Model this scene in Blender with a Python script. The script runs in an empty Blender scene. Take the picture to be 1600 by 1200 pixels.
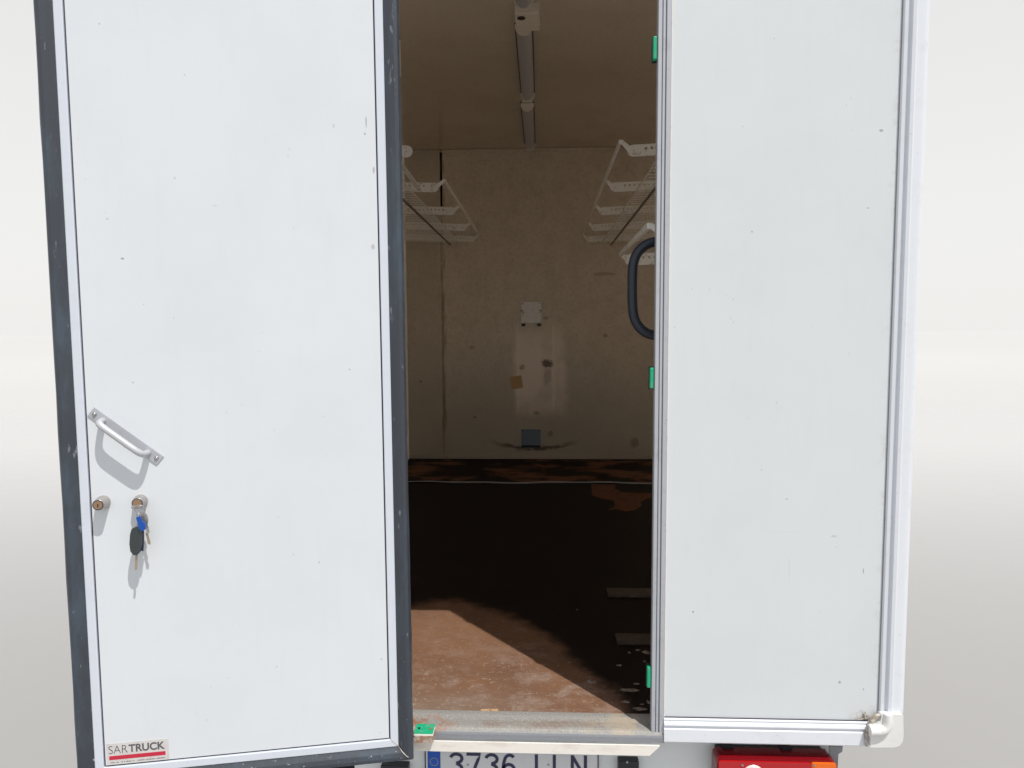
import bpy, bmesh, math, random
from mathutils import Vector, Matrix
random.seed(7)
sc = bpy.context.scene
# ------------------------------------------------------------------ camera
F_PX, CX, CY = 1080.0, 800.0, 600.0          # measured on the 1600 x 1200 photograph
FZ = 0.98                                    # cargo floor above the ground
CAM = Vector((0.0, -2.0, FZ + 1.18))
def _n(v): return v.normalized()
_Y = _n(Vector((47, 80, -F_PX)))
_Z = -_n(Vector((74, -13900, -F_PX))); _Z = _n(_Z - _Z.dot(_Y) * _Y)
_X = _Y.cross(_Z)
ROT = Matrix((_X, _Y, _Z))                   # camera axes -> world
cam = bpy.data.objects.new('camera', bpy.data.cameras.new('camera'))
sc.collection.objects.link(cam)
cam.matrix_world = Matrix.Translation(CAM) @ ROT.to_4x4()
cam.data.sensor_width = 36.0
cam.data.lens = 36.0 * F_PX / 1600.0
cam.data.clip_start = 0.05
cam.data.clip_end = 6000
sc.camera = cam
def ray(px, py): return ROT @ Vector((px - CX, -(py - CY), -F_PX))
def at_y(px, py, y=0.0): d = ray(px, py); return CAM + d * ((y - CAM.y) / d.y)
def at_z(px, py, z): d = ray(px, py); return CAM + d * ((z - CAM.z) / d.z)
def at_plane(px, py, p, n): d = ray(px, py); return CAM + d * ((p - CAM).dot(n) / d.dot(n))

# ------------------------------------------------------------------ light
SUN = Vector((0.645, -0.764, 2.03)).normalized()     # towards the sun
w = bpy.data.worlds.new('World'); sc.world = w; w.use_nodes = True
nt = w.node_tree; nt.nodes.clear()
sky = nt.nodes.new('ShaderNodeTexSky'); sky.sky_type = 'NISHITA'; sky.sun_disc = False
sky.sun_elevation = math.asin(SUN.z); sky.sun_rotation = math.atan2(SUN.x, SUN.y)
sky.air_density = 1.0; sky.dust_density = 3.0; sky.ozone_density = 1.0
bgs = nt.nodes.new('ShaderNodeBackground'); bgs.inputs[1].default_value = 0.10
nt.links.new(sky.outputs[0], bgs.inputs[0])
# thin bright cloud veil over the blue sky, thickest near the horizon
geo = nt.nodes.new('ShaderNodeNewGeometry')
sep = nt.nodes.new('ShaderNodeSeparateXYZ'); nt.links.new(geo.outputs['Incoming'], sep.inputs[0])
neg = nt.nodes.new('ShaderNodeMath'); neg.operation = 'ABSOLUTE'; nt.links.new(sep.outputs[2], neg.inputs[0])
ramp = nt.nodes.new('ShaderNodeValToRGB'); nt.links.new(neg.outputs[0], ramp.inputs[0])
cr = ramp.color_ramp
cr.elements[0].position = 0.0; cr.elements[0].color = (0.935, 0.925, 0.905, 1)
cr.elements[1].position = 1.0; cr.elements[1].color = (0.50, 0.56, 0.68, 1)
e = cr.elements.new(0.16); e.color = (0.925, 0.915, 0.90, 1)
e = cr.elements.new(0.42); e.color = (0.86, 0.85, 0.835, 1)
bgv = nt.nodes.new('ShaderNodeBackground'); nt.links.new(ramp.outputs[0], bgv.inputs[0]); bgv.inputs[1].default_value = 1.0
mx = nt.nodes.new('ShaderNodeMixShader'); mx.inputs[0].default_value = 0.92
nt.links.new(bgs.outputs[0], mx.inputs[1]); nt.links.new(bgv.outputs[0], mx.inputs[2])
out = nt.nodes.new('ShaderNodeOutputWorld'); nt.links.new(mx.outputs[0], out.inputs[0])
sl = bpy.data.lights.new('sun', 'SUN'); sl.energy = 4.0; sl.angle = math.radians(0.53); sl.color = (1.0, 0.965, 0.91)
so = bpy.data.objects.new('sun', sl); sc.collection.objects.link(so)
so.rotation_euler = SUN.to_track_quat('Z', 'Y').to_euler()
sc.view_settings.view_transform = 'Standard'; sc.view_settings.look = 'None'
sc.view_settings.gamma = 1.0; sc.view_settings.exposure = 0.0; sc.view_settings.use_curve_mapping = False
sc.cycles.max_bounces = 14; sc.cycles.diffuse_bounces = 8; sc.cycles.glossy_bounces = 5

# ------------------------------------------------------------------ helpers
C = sc.collection
def empty(name, loc=(0, 0, 0), label=None, cat=None, group=None):
    o = bpy.data.objects.new(name, None); C.objects.link(o); o.location = loc; o.empty_display_size = 0.1
    tag(o, label, cat, group); return o
def tag(o, label=None, cat=None, group=None, kind=None):
    if label: o['label'] = label
    if cat: o['category'] = cat
    if group: o['group'] = group
    if kind: o['kind'] = kind
    return o
class MB:
    """collects world-space geometry, then links it as ONE mesh object"""
    def __init__(s): s.v = []; s.f = []; s.sm = []
    def add(s, vs, fs, smooth=False):
        b = len(s.v); s.v += [Vector(p) for p in vs]
        s.f += [[b + i for i in f] for f in fs]; s.sm += [smooth] * len(fs); return s
    def box(s, lo, hi, M=None, bev=0.0):
        bm = bmesh.new(); bmesh.ops.create_cube(bm, size=1.0)
        lo = Vector(lo); hi = Vector(hi); c = (lo + hi) / 2; d = hi - lo
        for v in bm.verts: v.co = Vector((v.co.x * d.x, v.co.y * d.y, v.co.z * d.z)) + c
        if bev > 0: bmesh.ops.bevel(bm, geom=bm.edges[:], offset=min(bev, min(d) * .45), segments=2, affect='EDGES', profile=.5)
        if M is not None: bm.transform(M)
        bm.verts.index_update()
        s.add([v.co.copy() for v in bm.verts], [[v.index for v in f.verts] for f in bm.faces]); bm.free(); return s
    def tube(s, pts, r, n=10, caps=True, smooth=True):
        pts = [Vector(p) for p in pts]; rings = []; up = None
        for i, p in enumerate(pts):
            t = (pts[min(i + 1, len(pts) - 1)] - pts[max(i - 1, 0)]).normalized()
            if up is None:
                up = t.orthogonal().normalized()
            up = (up - up.dot(t) * t).normalized(); q = t.cross(up)
            rr = r[i] if isinstance(r, (list, tuple)) else r
            rings.append([p + (up * math.cos(a) + q * math.sin(a)) * rr for a in [2 * math.pi * k / n for k in range(n)]])
        vs = [v for rg in rings for v in rg]; fs = []
        for i in range(len(rings) - 1):
            for k in range(n):
                k2 = (k + 1) % n; fs.append([i * n + k, i * n + k2, (i + 1) * n + k2, (i + 1) * n + k])
        s.add(vs, fs, smooth)
        if caps: s.add(rings[0], [list(range(n))[::-1]]); s.add(rings[-1], [list(range(n))])
        return s
    def extrude(s, prof, a, b, closed=True, smooth=False):
        """prof: list of points (Vectors) ; a, b: offset vectors of the two ends (or functions of the point)"""
        n = len(prof); fa = a if callable(a) else (lambda p: Vector(p) + Vector(a)); fb = b if callable(b) else (lambda p: Vector(p) + Vector(b))
        A = [fa(p) for p in prof]; B = [fb(p) for p in prof]
        s.add(A + B, [[i, (i + 1) % n, (i + 1) % n + n, i + n] for i in range(n)], smooth)
        s.add(A, [list(range(n))[::-1]]); s.add(B, [list(range(n))]); return s
    def xform(s, M):
        s.v = [M @ p for p in s.v]; return s
    def build(s, name, mat, parent=None, bevel=0.0, label=None):
        me = bpy.data.meshes.new(name); me.from_pydata([tuple(p) for p in s.v], [], s.f)
        me.polygons.foreach_set('use_smooth', s.sm); 
        bm = bmesh.new(); bm.from_mesh(me); bmesh.ops.recalc_face_normals(bm, faces=bm.faces); bm.to_mesh(me); bm.free()
        me.materials.append(mat); o = bpy.data.objects.new(name, me); C.objects.link(o)
        if parent is not None: o.parent = parent; o.matrix_parent_inverse = base_inv(parent)
        if bevel > 0:
            m = o.modifiers.new('edge', 'BEVEL'); m.width = bevel; m.segments = 2; m.limit_method = 'ANGLE'; m.angle_limit = math.radians(40)
        if label: o['label'] = label
        return o
def base_inv(p):
    # every mesh carries world coordinates; only the root Empties have a location
    return p.matrix_basis.inverted() if p.type == 'EMPTY' else Matrix()
def curve_mesh(name, splines, depth, mat, parent, M, z_bevel=0.0):
    cu = bpy.data.curves.new(name, 'CURVE'); cu.dimensions = '2D'; cu.fill_mode = 'BOTH'; cu.extrude = depth / 2
    for pts in splines:
        sp = cu.splines.new('POLY'); sp.points.add(len(pts) - 1); sp.use_cyclic_u = True
        for i, p in enumerate(pts): sp.points[i].co = (p[0], p[1], 0, 1)
    return from_curve(cu, name, mat, parent, M)
def from_curve(cu, name, mat, parent, M):
    t = bpy.data.objects.new('tmp', cu); C.objects.link(t)
    me = bpy.data.meshes.new_from_object(t.evaluated_get(bpy.context.evaluated_depsgraph_get()))
    C.objects.unlink(t); bpy.data.objects.remove(t); bpy.data.curves.remove(cu)
    me.transform(M); me.name = name; me.materials.clear(); me.materials.append(mat)
    o = bpy.data.objects.new(name, me); C.objects.link(o)
    if parent is not None: o.parent = parent; o.matrix_parent_inverse = base_inv(parent)
    return o
def text(name, s, mat, parent, M, width, height, bold=0.0, depth=0.0006):
    cu = bpy.data.curves.new('txt', 'FONT'); cu.body = s; cu.size = 1.0; cu.offset = bold; cu.extrude = 0.0
    o = from_curve(cu, name, mat, parent, Matrix())
    xs = [v.co.x for v in o.data.vertices]; ys = [v.co.y for v in o.data.vertices]
    x0, x1, y0, y1 = min(xs), max(xs), min(ys), max(ys)
    for v in o.data.vertices: v.co = Vector(((v.co.x - x0) / (x1 - x0) * width, (v.co.y - y0) / (y1 - y0) * height, depth))
    o.data.transform(M); return o
def smooth_path(P, n=3):
    P = [Vector(q) for q in P]
    for _ in range(n):
        Q = [P[0]]
        for i in range(len(P) - 1): Q += [P[i] * .75 + P[i + 1] * .25, P[i] * .25 + P[i + 1] * .75]
        Q.append(P[-1]); P = Q
    return P
def circ(cx, cy, r, n=12): return [(cx + r * math.cos(2 * math.pi * k / n), cy + r * math.sin(2 * math.pi * k / n)) for k in range(n)]

# ------------------------------------------------------------------ materials
class Mat:
    def __init__(s, name, col=(.8, .8, .8), rough=.5, metal=0.0, spec=.5):
        s.m = bpy.data.materials.new(name); s.m.use_nodes = True; s.t = s.m.node_tree
        s.b = s.t.nodes['Principled BSDF']; s.b.inputs['Base Color'].default_value = (*col, 1)
        s.b.inputs['Roughness'].default_value = rough; s.b.inputs['Metallic'].default_value = metal
        s.b.inputs['Specular IOR Level'].default_value = spec
        s.c = s.rgb(col); s.pos = None
    def nd(s, k): return s.t.nodes.new(k)
    def lk(s, a, b): s.t.links.new(a, b)
    def rgb(s, col): n = s.nd('ShaderNodeRGB'); n.outputs[0].default_value = (*col, 1); return n.outputs[0]
    def coord(s):
        if s.pos is None: s.pos = s.nd('ShaderNodeTexCoord').outputs['Object']
        return s.pos
    def xyz(s):
        n = s.nd('ShaderNodeSeparateXYZ'); s.lk(s.coord(), n.inputs[0]); return n.outputs
    def mp(s, scale=(1, 1, 1), loc=(0, 0, 0), src=None):
        n = s.nd('ShaderNodeMapping'); n.inputs['Scale'].default_value = scale; n.inputs['Location'].default_value = loc
        s.lk(src or s.coord(), n.inputs[0]); return n.outputs[0]
    def noise(s, scale=5, detail=4, rough=.6, vec=None, dist=0.0):
        n = s.nd('ShaderNodeTexNoise'); n.inputs['Scale'].default_value = scale; n.inputs['Detail'].default_value = detail
        n.inputs['Roughness'].default_value = rough; n.inputs['Distortion'].default_value = dist
        s.lk(vec or s.coord(), n.inputs['Vector']); return n.outputs['Fac']
    def voro(s, scale=5, vec=None, feature='F1', out='Distance'):
        n = s.nd('ShaderNodeTexVoronoi'); n.feature = feature; n.inputs['Scale'].default_value = scale
        s.lk(vec or s.coord(), n.inputs['Vector']); return n.outputs[out]
    def rng(s, v, a, b, c=0.0, d=1.0):
        n = s.nd('ShaderNodeMapRange'); n.interpolation_type = 'SMOOTHSTEP'
        for i, q in enumerate((a, b, c, d)): n.inputs[i + 1].default_value = q
        s.lk(v, n.inputs[0]); return n.outputs[0]
    def op(s, o, a, b=None):
        n = s.nd('ShaderNodeMath'); n.operation = o
        for i, q in enumerate((a, b)):
            if q is None: continue
            if isinstance(q, (int, float)): n.inputs[i].default_value = q
            else: s.lk(q, n.inputs[i])
        return n.outputs[0]
    def mul(s, *a):
        r = a[0]
        for q in a[1:]: r = s.op('MULTIPLY', r, q)
        return r
    def band(s, v, a, b, soft):        # 1 between a and b
        return s.mul(s.rng(v, a - soft, a + soft), s.rng(v, b - soft, b + soft, 1, 0))
    def mix(s, fac, col):
        n = s.nd('ShaderNodeMix'); n.data_type = 'RGBA'
        if isinstance(fac, (int, float)): n.inputs[0].default_value = fac
        else: s.lk(fac, n.inputs[0])
        s.lk(s.c, n.inputs[6])
        if isinstance(col, tuple): n.inputs[7].default_value = (*col, 1)
        else: s.lk(col, n.inputs[7])
        s.c = n.outputs[2]; return s
    def rough(s, v): s.lk(v, s.b.inputs['Roughness']); return s
    def bump(s, h, strength=.2, dist=.002):
        n = s.nd('ShaderNodeBump'); n.inputs['Strength'].default_value = strength; n.inputs['Distance'].default_value = dist
        s.lk(h, n.inputs['Height']); s.lk(n.outputs[0], s.b.inputs['Normal']); return s
    def done(s): s.lk(s.c, s.b.inputs['Base Color']); return s.m

def blob(m, cx, cz, rx, rz, k, col, jag=.6):
    x, y, z = m.xyz()
    dx = m.op('DIVIDE', m.op('SUBTRACT', x, cx), rx); dz = m.op('DIVIDE', m.op('SUBTRACT', z, cz), rz)
    d = m.op('SQRT', m.op('ADD', m.mul(dx, dx), m.mul(dz, dz)))
    d = m.op('ADD', d, m.op('MULTIPLY', m.op('SUBTRACT', m.noise(22, 4), .5), jag * 2))
    m.mix(m.mul(m.rng(d, .5, 1.15, 1, 0), k), col)
def panel_mat(name, col, dots=1.0):
    m = Mat(name, col, .42, spec=.3)
    m.mix(m.mul(m.rng(m.noise(2.2, 6, .65), .40, .72), .5), tuple(c * .93 for c in col))
    m.mix(m.mul(m.rng(m.noise(6, 3, .5, m.mp((6, 6, .7))), .50, .78), .16), (col[0] * .9, col[1] * .9, col[2] * .88))
    sp = m.mul(m.rng(m.voro(15), .035, .05, 1, 0), m.rng(m.noise(3.1, 2), .52, .6))
    m.mix(m.mul(sp, .45 * dots), (.25, .22, .2))
    sp2 = m.mul(m.rng(m.voro(34, m.mp((1, 1, .6), (3, 1, 2))), .05, .09, 1, 0), m.rng(m.noise(4.3, 2, .5, m.mp((1, 1, 1), (5, 2, 1))), .56, .64))
    m.mix(m.mul(sp2, .30 * dots), (.35, .33, .31))
    # fine scratches
    sc1 = m.mul(m.rng(m.voro(5, m.mp((9, 9, .9), (1, 0, 0))), .012, .03, 1, 0), m.rng(m.noise(5.5, 2), .55, .62))
    m.mix(m.mul(sc1, .35 * dots), (.4, .4, .4))
    m.bump(m.noise(1.6, 2), .25, .012)
    return m
PW = panel_mat('white_grp_panel', (.650, .682, .708))
x, y, z = PW.xyz()
# grime creeping up from the trims of the fixed panel
edge = PW.op('MAXIMUM', PW.rng(x, .95, .99), PW.rng(z, FZ + .04, FZ - .02))
PW.mix(PW.mul(edge, PW.rng(PW.noise(22, 5, .7), .50, .66), .30), (.33, .29, .25))
fn = PW.mul(PW.band(x, .985 - .07, 1.0, .03), PW.band(z, FZ - .06, FZ + .06, .03), PW.rng(PW.noise(30, 4), .42, .6))
PW.mix(PW.mul(fn, .9), (.36, .30, .24))
MARKS_FIX = ((1377, 204, .006, .004, .6), (1356, 325, .004, .002, .6), (1083, 956, .003, .003, .8), (1233, 890, .0010, .045, .22), (1349, 892, .002, .010, .7), (1303, 838, .010, .004, .3), (1225, 831, .05, .001, .10), (1312, 1066, .004, .005, .6), (1349, 1077, .003, .004, .5), (1175, 362, .003, .003, .5), (1210, 60, .002, .002, .5), (1378, 1050, .004, .02, .4))
for a in MARKS_FIX: p = at_y(a[0], a[1], 0); blob(PW, p.x, p.z, a[2], a[3], a[4], (.22, .19, .17), .5)
PANEL = PW.done()
DW = panel_mat('white_door_skin', (.668, .70, .735))
for a in ((185, 403, .006, .004, .7), (571, 190, .002, .018, .6), (569, 208, .003, .004, .5), (145, 30, .003, .003, .5), (520, 195, .003, .006, .3), (283, 113, .003, .003, .3), (582, 385, .005, .008, .4), (268, 276, .003, .003, .3), (160, 340, .004, .003, .3), (583, 265, .003, .010, .5), (333, 320, .008, .003, .2), (190, 700, .003, .003, .3), (432, 1042, .003, .003, .35)):
    p = at_y(a[0], a[1], -.07 - .2 * (608 - a[0]) / 560); blob(DW, p.x, p.z, a[2], a[3], a[4], (.2, .17, .16), .5)
DOORP = DW.done()


def alu_mat(name, col, metal=.35, rough=.38, dirt=.35):
    m = Mat(name, col, rough, metal)
    m.mix(m.mul(m.rng(m.noise(14, 6, .7), .5, .7), dirt), tuple(c * .72 for c in col))
    m.mix(m.mul(m.rng(m.noise(55, 4, .7), .62, .72), dirt), (.30, .27, .25))
    m.bump(m.noise(40, 3), .1, .001); return m.done()
ALU = alu_mat('white_coated_aluminium', (.70, .73, .78), .0, .3, .22)
ALUD = alu_mat('bare_aluminium', (.47, .49, .53), .3, .4, .5)
HBAR = alu_mat('satin_handle_aluminium', (.50, .51, .54), .25, .35, .2)
DOORALU = alu_mat('door_edge_aluminium', (.615, .655, .73), .0, .3, .12)
CAPM = alu_mat('corner_cap_plastic', (.74, .74, .73), 0, .35, .3)

RB = Mat('black_rubber', (.035, .042, .055), .42, spec=.55)
RB.mix(RB.mul(RB.rng(RB.noise(9, 6, .7, RB.mp((1, 1, .3))), .42, .68), .6), (.06, .088, .122))
RB.mix(RB.mul(RB.rng(RB.noise(60, 3, .6, RB.mp((1, 1, .3))), .64, .72), .55), (.26, .28, .31))
RB.mix(RB.mul(RB.rng(RB.noise(110, 4, .7), .66, .70), RB.rng(RB.xyz()[2], FZ + .35, FZ - .12), .8), (.6, .6, .6))
RB.bump(RB.noise(30, 4), .3, .002)
RUBBER = RB.done()
GASK = Mat('dark_gasket', (.06, .055, .085), .6).done()
GREYG = Mat('grey_gasket', (.27, .27, .31), .6).done()
BLK = Mat('black_plastic', (.012, .014, .02), .35).done()
GRAB = Mat('black_grab_handle_plastic', (.012, .018, .032), .42); GRAB.bump(GRAB.noise(200, 2), .15, .001); GRAB = GRAB.done()
VOID = Mat('dark_gap', (.004, .003, .003), .8, spec=.1).done()
GRN = Mat('green_plastic', (.005, .36, .18), .5)
GRN.mix(GRN.mul(GRN.rng(GRN.noise(80, 4), .52, .66), .4), (.25, .28, .2)); GRN = GRN.done()
STEEL = Mat('screw_steel', (.45, .44, .43), .3, .9).done()
BRASS = Mat('worn_brass', (.36, .235, .145), .42, .6).done()
NICK = Mat('nickel', (.42, .40, .385), .35, .7).done()

# interior skin
SXX = at_y(690.5, 400, 4.386).x
BW = Mat('bulkhead_skin', (.70, .625, .535), .40, spec=.4)
x, y, z = BW.xyz()
BW.mix(BW.mul(BW.rng(BW.noise(7, 8, .75), .40, .70), .45), (.52, .45, .37))
BW.mix(BW.mul(BW.rng(BW.noise(38, 5, .7), .46, .66), .38), (.42, .37, .30))
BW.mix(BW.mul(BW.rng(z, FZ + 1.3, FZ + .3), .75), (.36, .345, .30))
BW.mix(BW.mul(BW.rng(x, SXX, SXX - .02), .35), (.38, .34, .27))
wob = BW.op('MULTIPLY', BW.op('SUBTRACT', BW.noise(4, 5, .6), .5), .16)
rub = BW.mul(BW.band(BW.op('ADD', x, wob), -.25, .21, .045), BW.band(BW.op('ADD', z, wob), FZ + .46, FZ + 1.20, .11), BW.rng(BW.noise(3, 4), .30, .55, .45, 1))
BW.mix(BW.mul(rub, .8), (.90, .80, .73))
stre = BW.mul(BW.band(z, FZ + .47, FZ + 1.26, .06), BW.op('MAXIMUM', BW.band(x, .095, .115, .012), BW.band(x, -.235, -.215, .012)))
BW.mix(BW.mul(stre, .4), (.96, .90, .84))
drk = BW.mul(BW.band(x, -.0, .085, .03), BW.band(z, FZ + .75, FZ + 1.2, .06)); BW.mix(BW.mul(drk, .3), (.62, .53, .45))
p = at_y(855, 567, 4.386); blob(BW, p.x, p.z, .05, .04, .85, (.05, .04, .035), 1.2)
for (px, py, rx, rz, k) in ((855, 588, .04, .10, .35), (815, 575, .03, .03, .6), (838, 645, .03, .02, .5), (860, 678, .025, .03, .5), (742, 652, .015, .01, .8), (657, 596, .012, .008, .9), (737, 543, .03, .02, .4), (853, 497, .03, .02, .5), (992, 692, .05, .05, .5), (945, 428, .12, .02, .35), (946, 524, .02, .02, .5)):
    p = at_y(px, py, 4.386); blob(BW, p.x, p.z, rx, rz, k, (.12, .09, .07), .9)
# the arc scuffed into the wall by the lower plate
x, y, z = BW.xyz(); pc = at_y(835, 701, 4.386)
dx = BW.op('SUBTRACT', x, pc.x); arc = BW.op('SUBTRACT', BW.op('SUBTRACT', z, pc.z), BW.mul(BW.mul(dx, dx), .42))
arc = BW.op('ABSOLUTE', BW.op('ADD', arc, BW.mul(BW.op('SUBTRACT', BW.noise(14, 3), .5), .05)))
am = BW.mul(BW.rng(arc, .006, .030, 1, 0), BW.rng(BW.op('ABSOLUTE', dx), .20, .47, 1, 0), BW.rng(BW.noise(12, 4, .6, BW.mp((.6, 1, 2.5))), .30, .48))
BW.mix(BW.mul(am, .85), (.09, .055, .04))
# rusty drips along the seam
sm = BW.mul(BW.band(x, -.93, -.885, .012), BW.rng(BW.noise(5, 4, .6, BW.mp((8, 1, .8))), .42, .6)); BW.mix(BW.mul(sm, .55), (.22, .13, .07))
BW.bump(BW.noise(30, 5), .25, .003)
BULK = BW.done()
CE = Mat('ceiling_skin', (.80, .73, .63), .17, spec=.5)
x, y, z = CE.xyz()
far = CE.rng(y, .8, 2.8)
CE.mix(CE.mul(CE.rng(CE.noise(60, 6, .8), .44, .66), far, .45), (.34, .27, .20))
CE.mix(CE.mul(far, .62), (.44, .37, .29))  # dimming of the light towards the bulkhead painted into the ceiling colour
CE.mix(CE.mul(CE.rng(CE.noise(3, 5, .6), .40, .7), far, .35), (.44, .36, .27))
CE.bump(CE.noise(2.5, 2), .15, .006)
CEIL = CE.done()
WL = Mat('side_wall_skin', (.88, .83, .75), .40); WL.mix(WL.mul(WL.rng(WL.noise(9, 8, .75), .4, .7), .3), (.7, .62, .52)); WALLM = WL.done()
x, y, z = WL.xyz()
WL.mix(WL.op('MAXIMUM', WL.rng(x, 1.040, 1.046), WL.rng(x, -1.255, -1.262)), (.70, .72, .73)); WL.done()
# translucency added to the side walls as fill light for the hold
tr = WL.nd('ShaderNodeBsdfTranslucent'); tr.inputs[0].default_value = (.95, .865, .765, 1)
ms = WL.nd('ShaderNodeMixShader'); ms.inputs[0].default_value = .31
WL.lk(WL.b.outputs[0], ms.inputs[1]); WL.lk(tr.outputs[0], ms.inputs[2]); WL.lk(ms.outputs[0], WL.t.nodes['Material Output'].inputs[0])
FL = Mat('phenolic_ply_floor', (.185, .098, .058), .6, spec=.10)
x, y, z = FL.xyz()
FL.mix(FL.mul(FL.rng(FL.noise(3.5, 6, .65), .40, .7), .55), (.115, .065, .045))
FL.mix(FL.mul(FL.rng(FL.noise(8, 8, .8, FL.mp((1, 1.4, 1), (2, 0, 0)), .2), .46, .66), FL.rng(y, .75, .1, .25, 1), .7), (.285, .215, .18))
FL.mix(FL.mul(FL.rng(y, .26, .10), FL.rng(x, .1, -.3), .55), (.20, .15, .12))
FL.mix(FL.mul(FL.rng(FL.noise(70, 3, .6, FL.mp((.45, 1.5, 1))), .56, .74), .4), (.31, .20, .13))
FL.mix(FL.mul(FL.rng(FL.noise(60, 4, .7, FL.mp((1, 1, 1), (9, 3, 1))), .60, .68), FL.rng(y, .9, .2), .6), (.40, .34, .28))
FL.mix(FL.mul(FL.rng(FL.voro(38, FL.mp((1, 1.6, 1))), .05, .09, 1, 0), .8), (.52, .36, .20))
# deck painted near-black outside the sunlit patch, deepening the shade there
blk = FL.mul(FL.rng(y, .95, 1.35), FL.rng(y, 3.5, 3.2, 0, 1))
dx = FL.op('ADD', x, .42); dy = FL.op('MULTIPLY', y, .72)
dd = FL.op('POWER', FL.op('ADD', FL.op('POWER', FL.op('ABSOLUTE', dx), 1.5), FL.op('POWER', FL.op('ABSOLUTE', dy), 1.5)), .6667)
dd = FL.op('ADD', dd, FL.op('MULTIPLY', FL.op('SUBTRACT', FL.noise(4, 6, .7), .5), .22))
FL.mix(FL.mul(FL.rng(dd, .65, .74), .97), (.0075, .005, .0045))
FL.bump(FL.noise(60, 6, .7, FL.mp((.4, 1.4, 1))), .35, .002)
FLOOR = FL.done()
FB = Mat('bare_reddish_floor', (.155, .070, .040), .7, spec=.15)
FB.mix(FB.mul(FB.rng(FB.noise(2.3, 8, .62, FB.mp((1, 1.5, 1), (3.1, .4, 0)), .3), .42, .53), .96), (.008, .005, .004))
FLOORB = FB.done()
PEEL = Mat('peeled_ply', (.44, .27, .15), .8).done()
ST = Mat('galvanised_sill', (.27, .265, .25), .55, .15)
x, y, z = ST.xyz()
ST.mix(ST.mul(ST.rng(ST.noise(7, 8, .75, ST.mp((1, 2.2, 2))), .40, .66), ST.band(y, .0, .038, .008), .9), (.225, .155, .12))
ST.mix(ST.mul(ST.rng(ST.noise(150, 5, .8), .50, .62), .5), (.42, .41, .38))
ST.mix(ST.mul(ST.rng(ST.noise(190, 4, .8, ST.mp((1, 1, 1), (3, 4, 5))), .56, .64), .6), (.10, .09, .085))
ST.mix(ST.mul(ST.rng(x, -.24, -.34), ST.rng(ST.noise(30, 5), .42, .6), ST.rng(y, .06, .03), .85), (.32, .10, .04))
ST.mix(ST.mul(ST.rng(ST.noise(12, 3), .50, .60), ST.rng(x, .05, .28), .5), (.46, .36, .24))
ST.mix(ST.mul(ST.rng(z, FZ - .014, FZ - .022), .8), (.25, .27, .31))
ST.bump(ST.noise(150, 6, .8), .5, .003)
SILL = ST.done()
STR = Mat('dirty_white_strip', (.78, .745, .70), .6)
STR.mix(STR.mul(STR.rng(STR.noise(12, 5, .7, STR.mp((1, 1, 3))), .5, .68), .35), (.55, .45, .38)); STRIP = STR.done()
BP = Mat('grey_painted_steel', (.72, .76, .78), .45); BP.mix(BP.mul(BP.rng(BP.noise(14, 6, .7), .5, .7), .3), (.55, .58, .59)); BUMP = BP.done()
PLW = Mat('plate_white', (.60, .62, .65), .3).done(); PLB = Mat('plate_blue', (.0, .075, .42), .35).done()
PLN = Mat('plate_navy_print', (.018, .02, .07), .4).done(); YEL = Mat('star_yellow', (.45, .42, .08), .5).done()
RED = Mat('red_lens', (.42, .004, .008), .14, spec=.7).done(); DRED = Mat('dark_red_lens_edge', (.19, .004, .008), .2).done()
ORG = Mat('orange_lens', (.80, .15, .01), .15).done(); WLENS = Mat('clear_lens', (.62, .58, .55), .15).done()
STK = Mat('sticker_film', (.60, .585, .575), .4); STK.mix(STK.mul(STK.rng(STK.noise(30, 5), .5, .7), .3), (.42, .39, .38)); STK = STK.done()
STKR = Mat('sticker_red', (.52, .018, .05), .4).done(); STKD = Mat('sticker_dark_print', (.10, .095, .11), .5).done()
WIREM = Mat('white_coated_bracket', (.9, .885, .84), .4); WIREM.mix(WIREM.mul(WIREM.rng(WIREM.noise(40, 5), .55, .66), .5), (.42, .34, .27)); BRK = WIREM.done()
DRAIL = Mat('dull_grey_rail', (.16, .13, .11), .5).done()
DIFF = Mat('milky_diffuser', (.47, .48, .52), .35); DIFF.mix(DIFF.mul(DIFF.rng(DIFF.noise(60, 6), .5, .64), .35), (.34, .30, .27)); DIFF = DIFF.done()
FIX = Mat('fixture_plastic', (.84, .79, .70), .4).done()
PLT = Mat('zinc_plate', (.86, .88, .88), .45, .0); PLT.mix(PLT.mul(PLT.rng(PLT.noise(50, 5), .52, .66), .4), (.55, .55, .55)); PLATEM = PLT.done()
PLT2 = Mat('blued_steel_plate', (.15, .20, .28), .45, .3).done()
TAPEM = Mat('brown_tape', (.50, .33, .17), .55).done()
CABM = Mat('white_truck_paint', (.72, .72, .71), .3).done()

# ------------------------------------------------------------------ ground
GR = Mat('pale_smooth_concrete', (.30, .293, .285), .12, spec=.9)
x, y, z = GR.xyz()
GR.mix(GR.rng(y, 1.5, 12.0), (.475, .466, .452))  # ground painted paler with distance to fade into the bright horizon
GR.mix(GR.rng(y, 25.0, 160.0), (.56, .55, .535))
GR.mix(GR.mul(GR.noise(.25, 4), .08), (.26, .255, .25))
GR.mix(GR.mul(GR.rng(GR.noise(3, 6, .7), .4, .7), .05), (.25, .24, .235))
GROUND = GR.done()
g = MB(); S = 2500
g.add([(-S, -S, 0), (S, -S, 0), (S, S, 0), (-S, S, 0)], [[0, 1, 2, 3]])
tag(g.build('ground', GROUND), kind='structure')

# ------------------------------------------------------------------ truck
XL, XR = -1.275, 1.058          # outer sides of the cargo box
IL, IR = -1.250, 1.030          # inner sides
YB = 4.386                      # front bulkhead
ZC = FZ + 2.84                  # ceiling
OPL, OPR, OPT = -0.43, 0.323, FZ + 2.275     # door opening
truck = empty('box_truck', (-.1, 0, 0), 'white box truck with one rear door folded open onto its dark cargo hold', 'truck')

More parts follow.
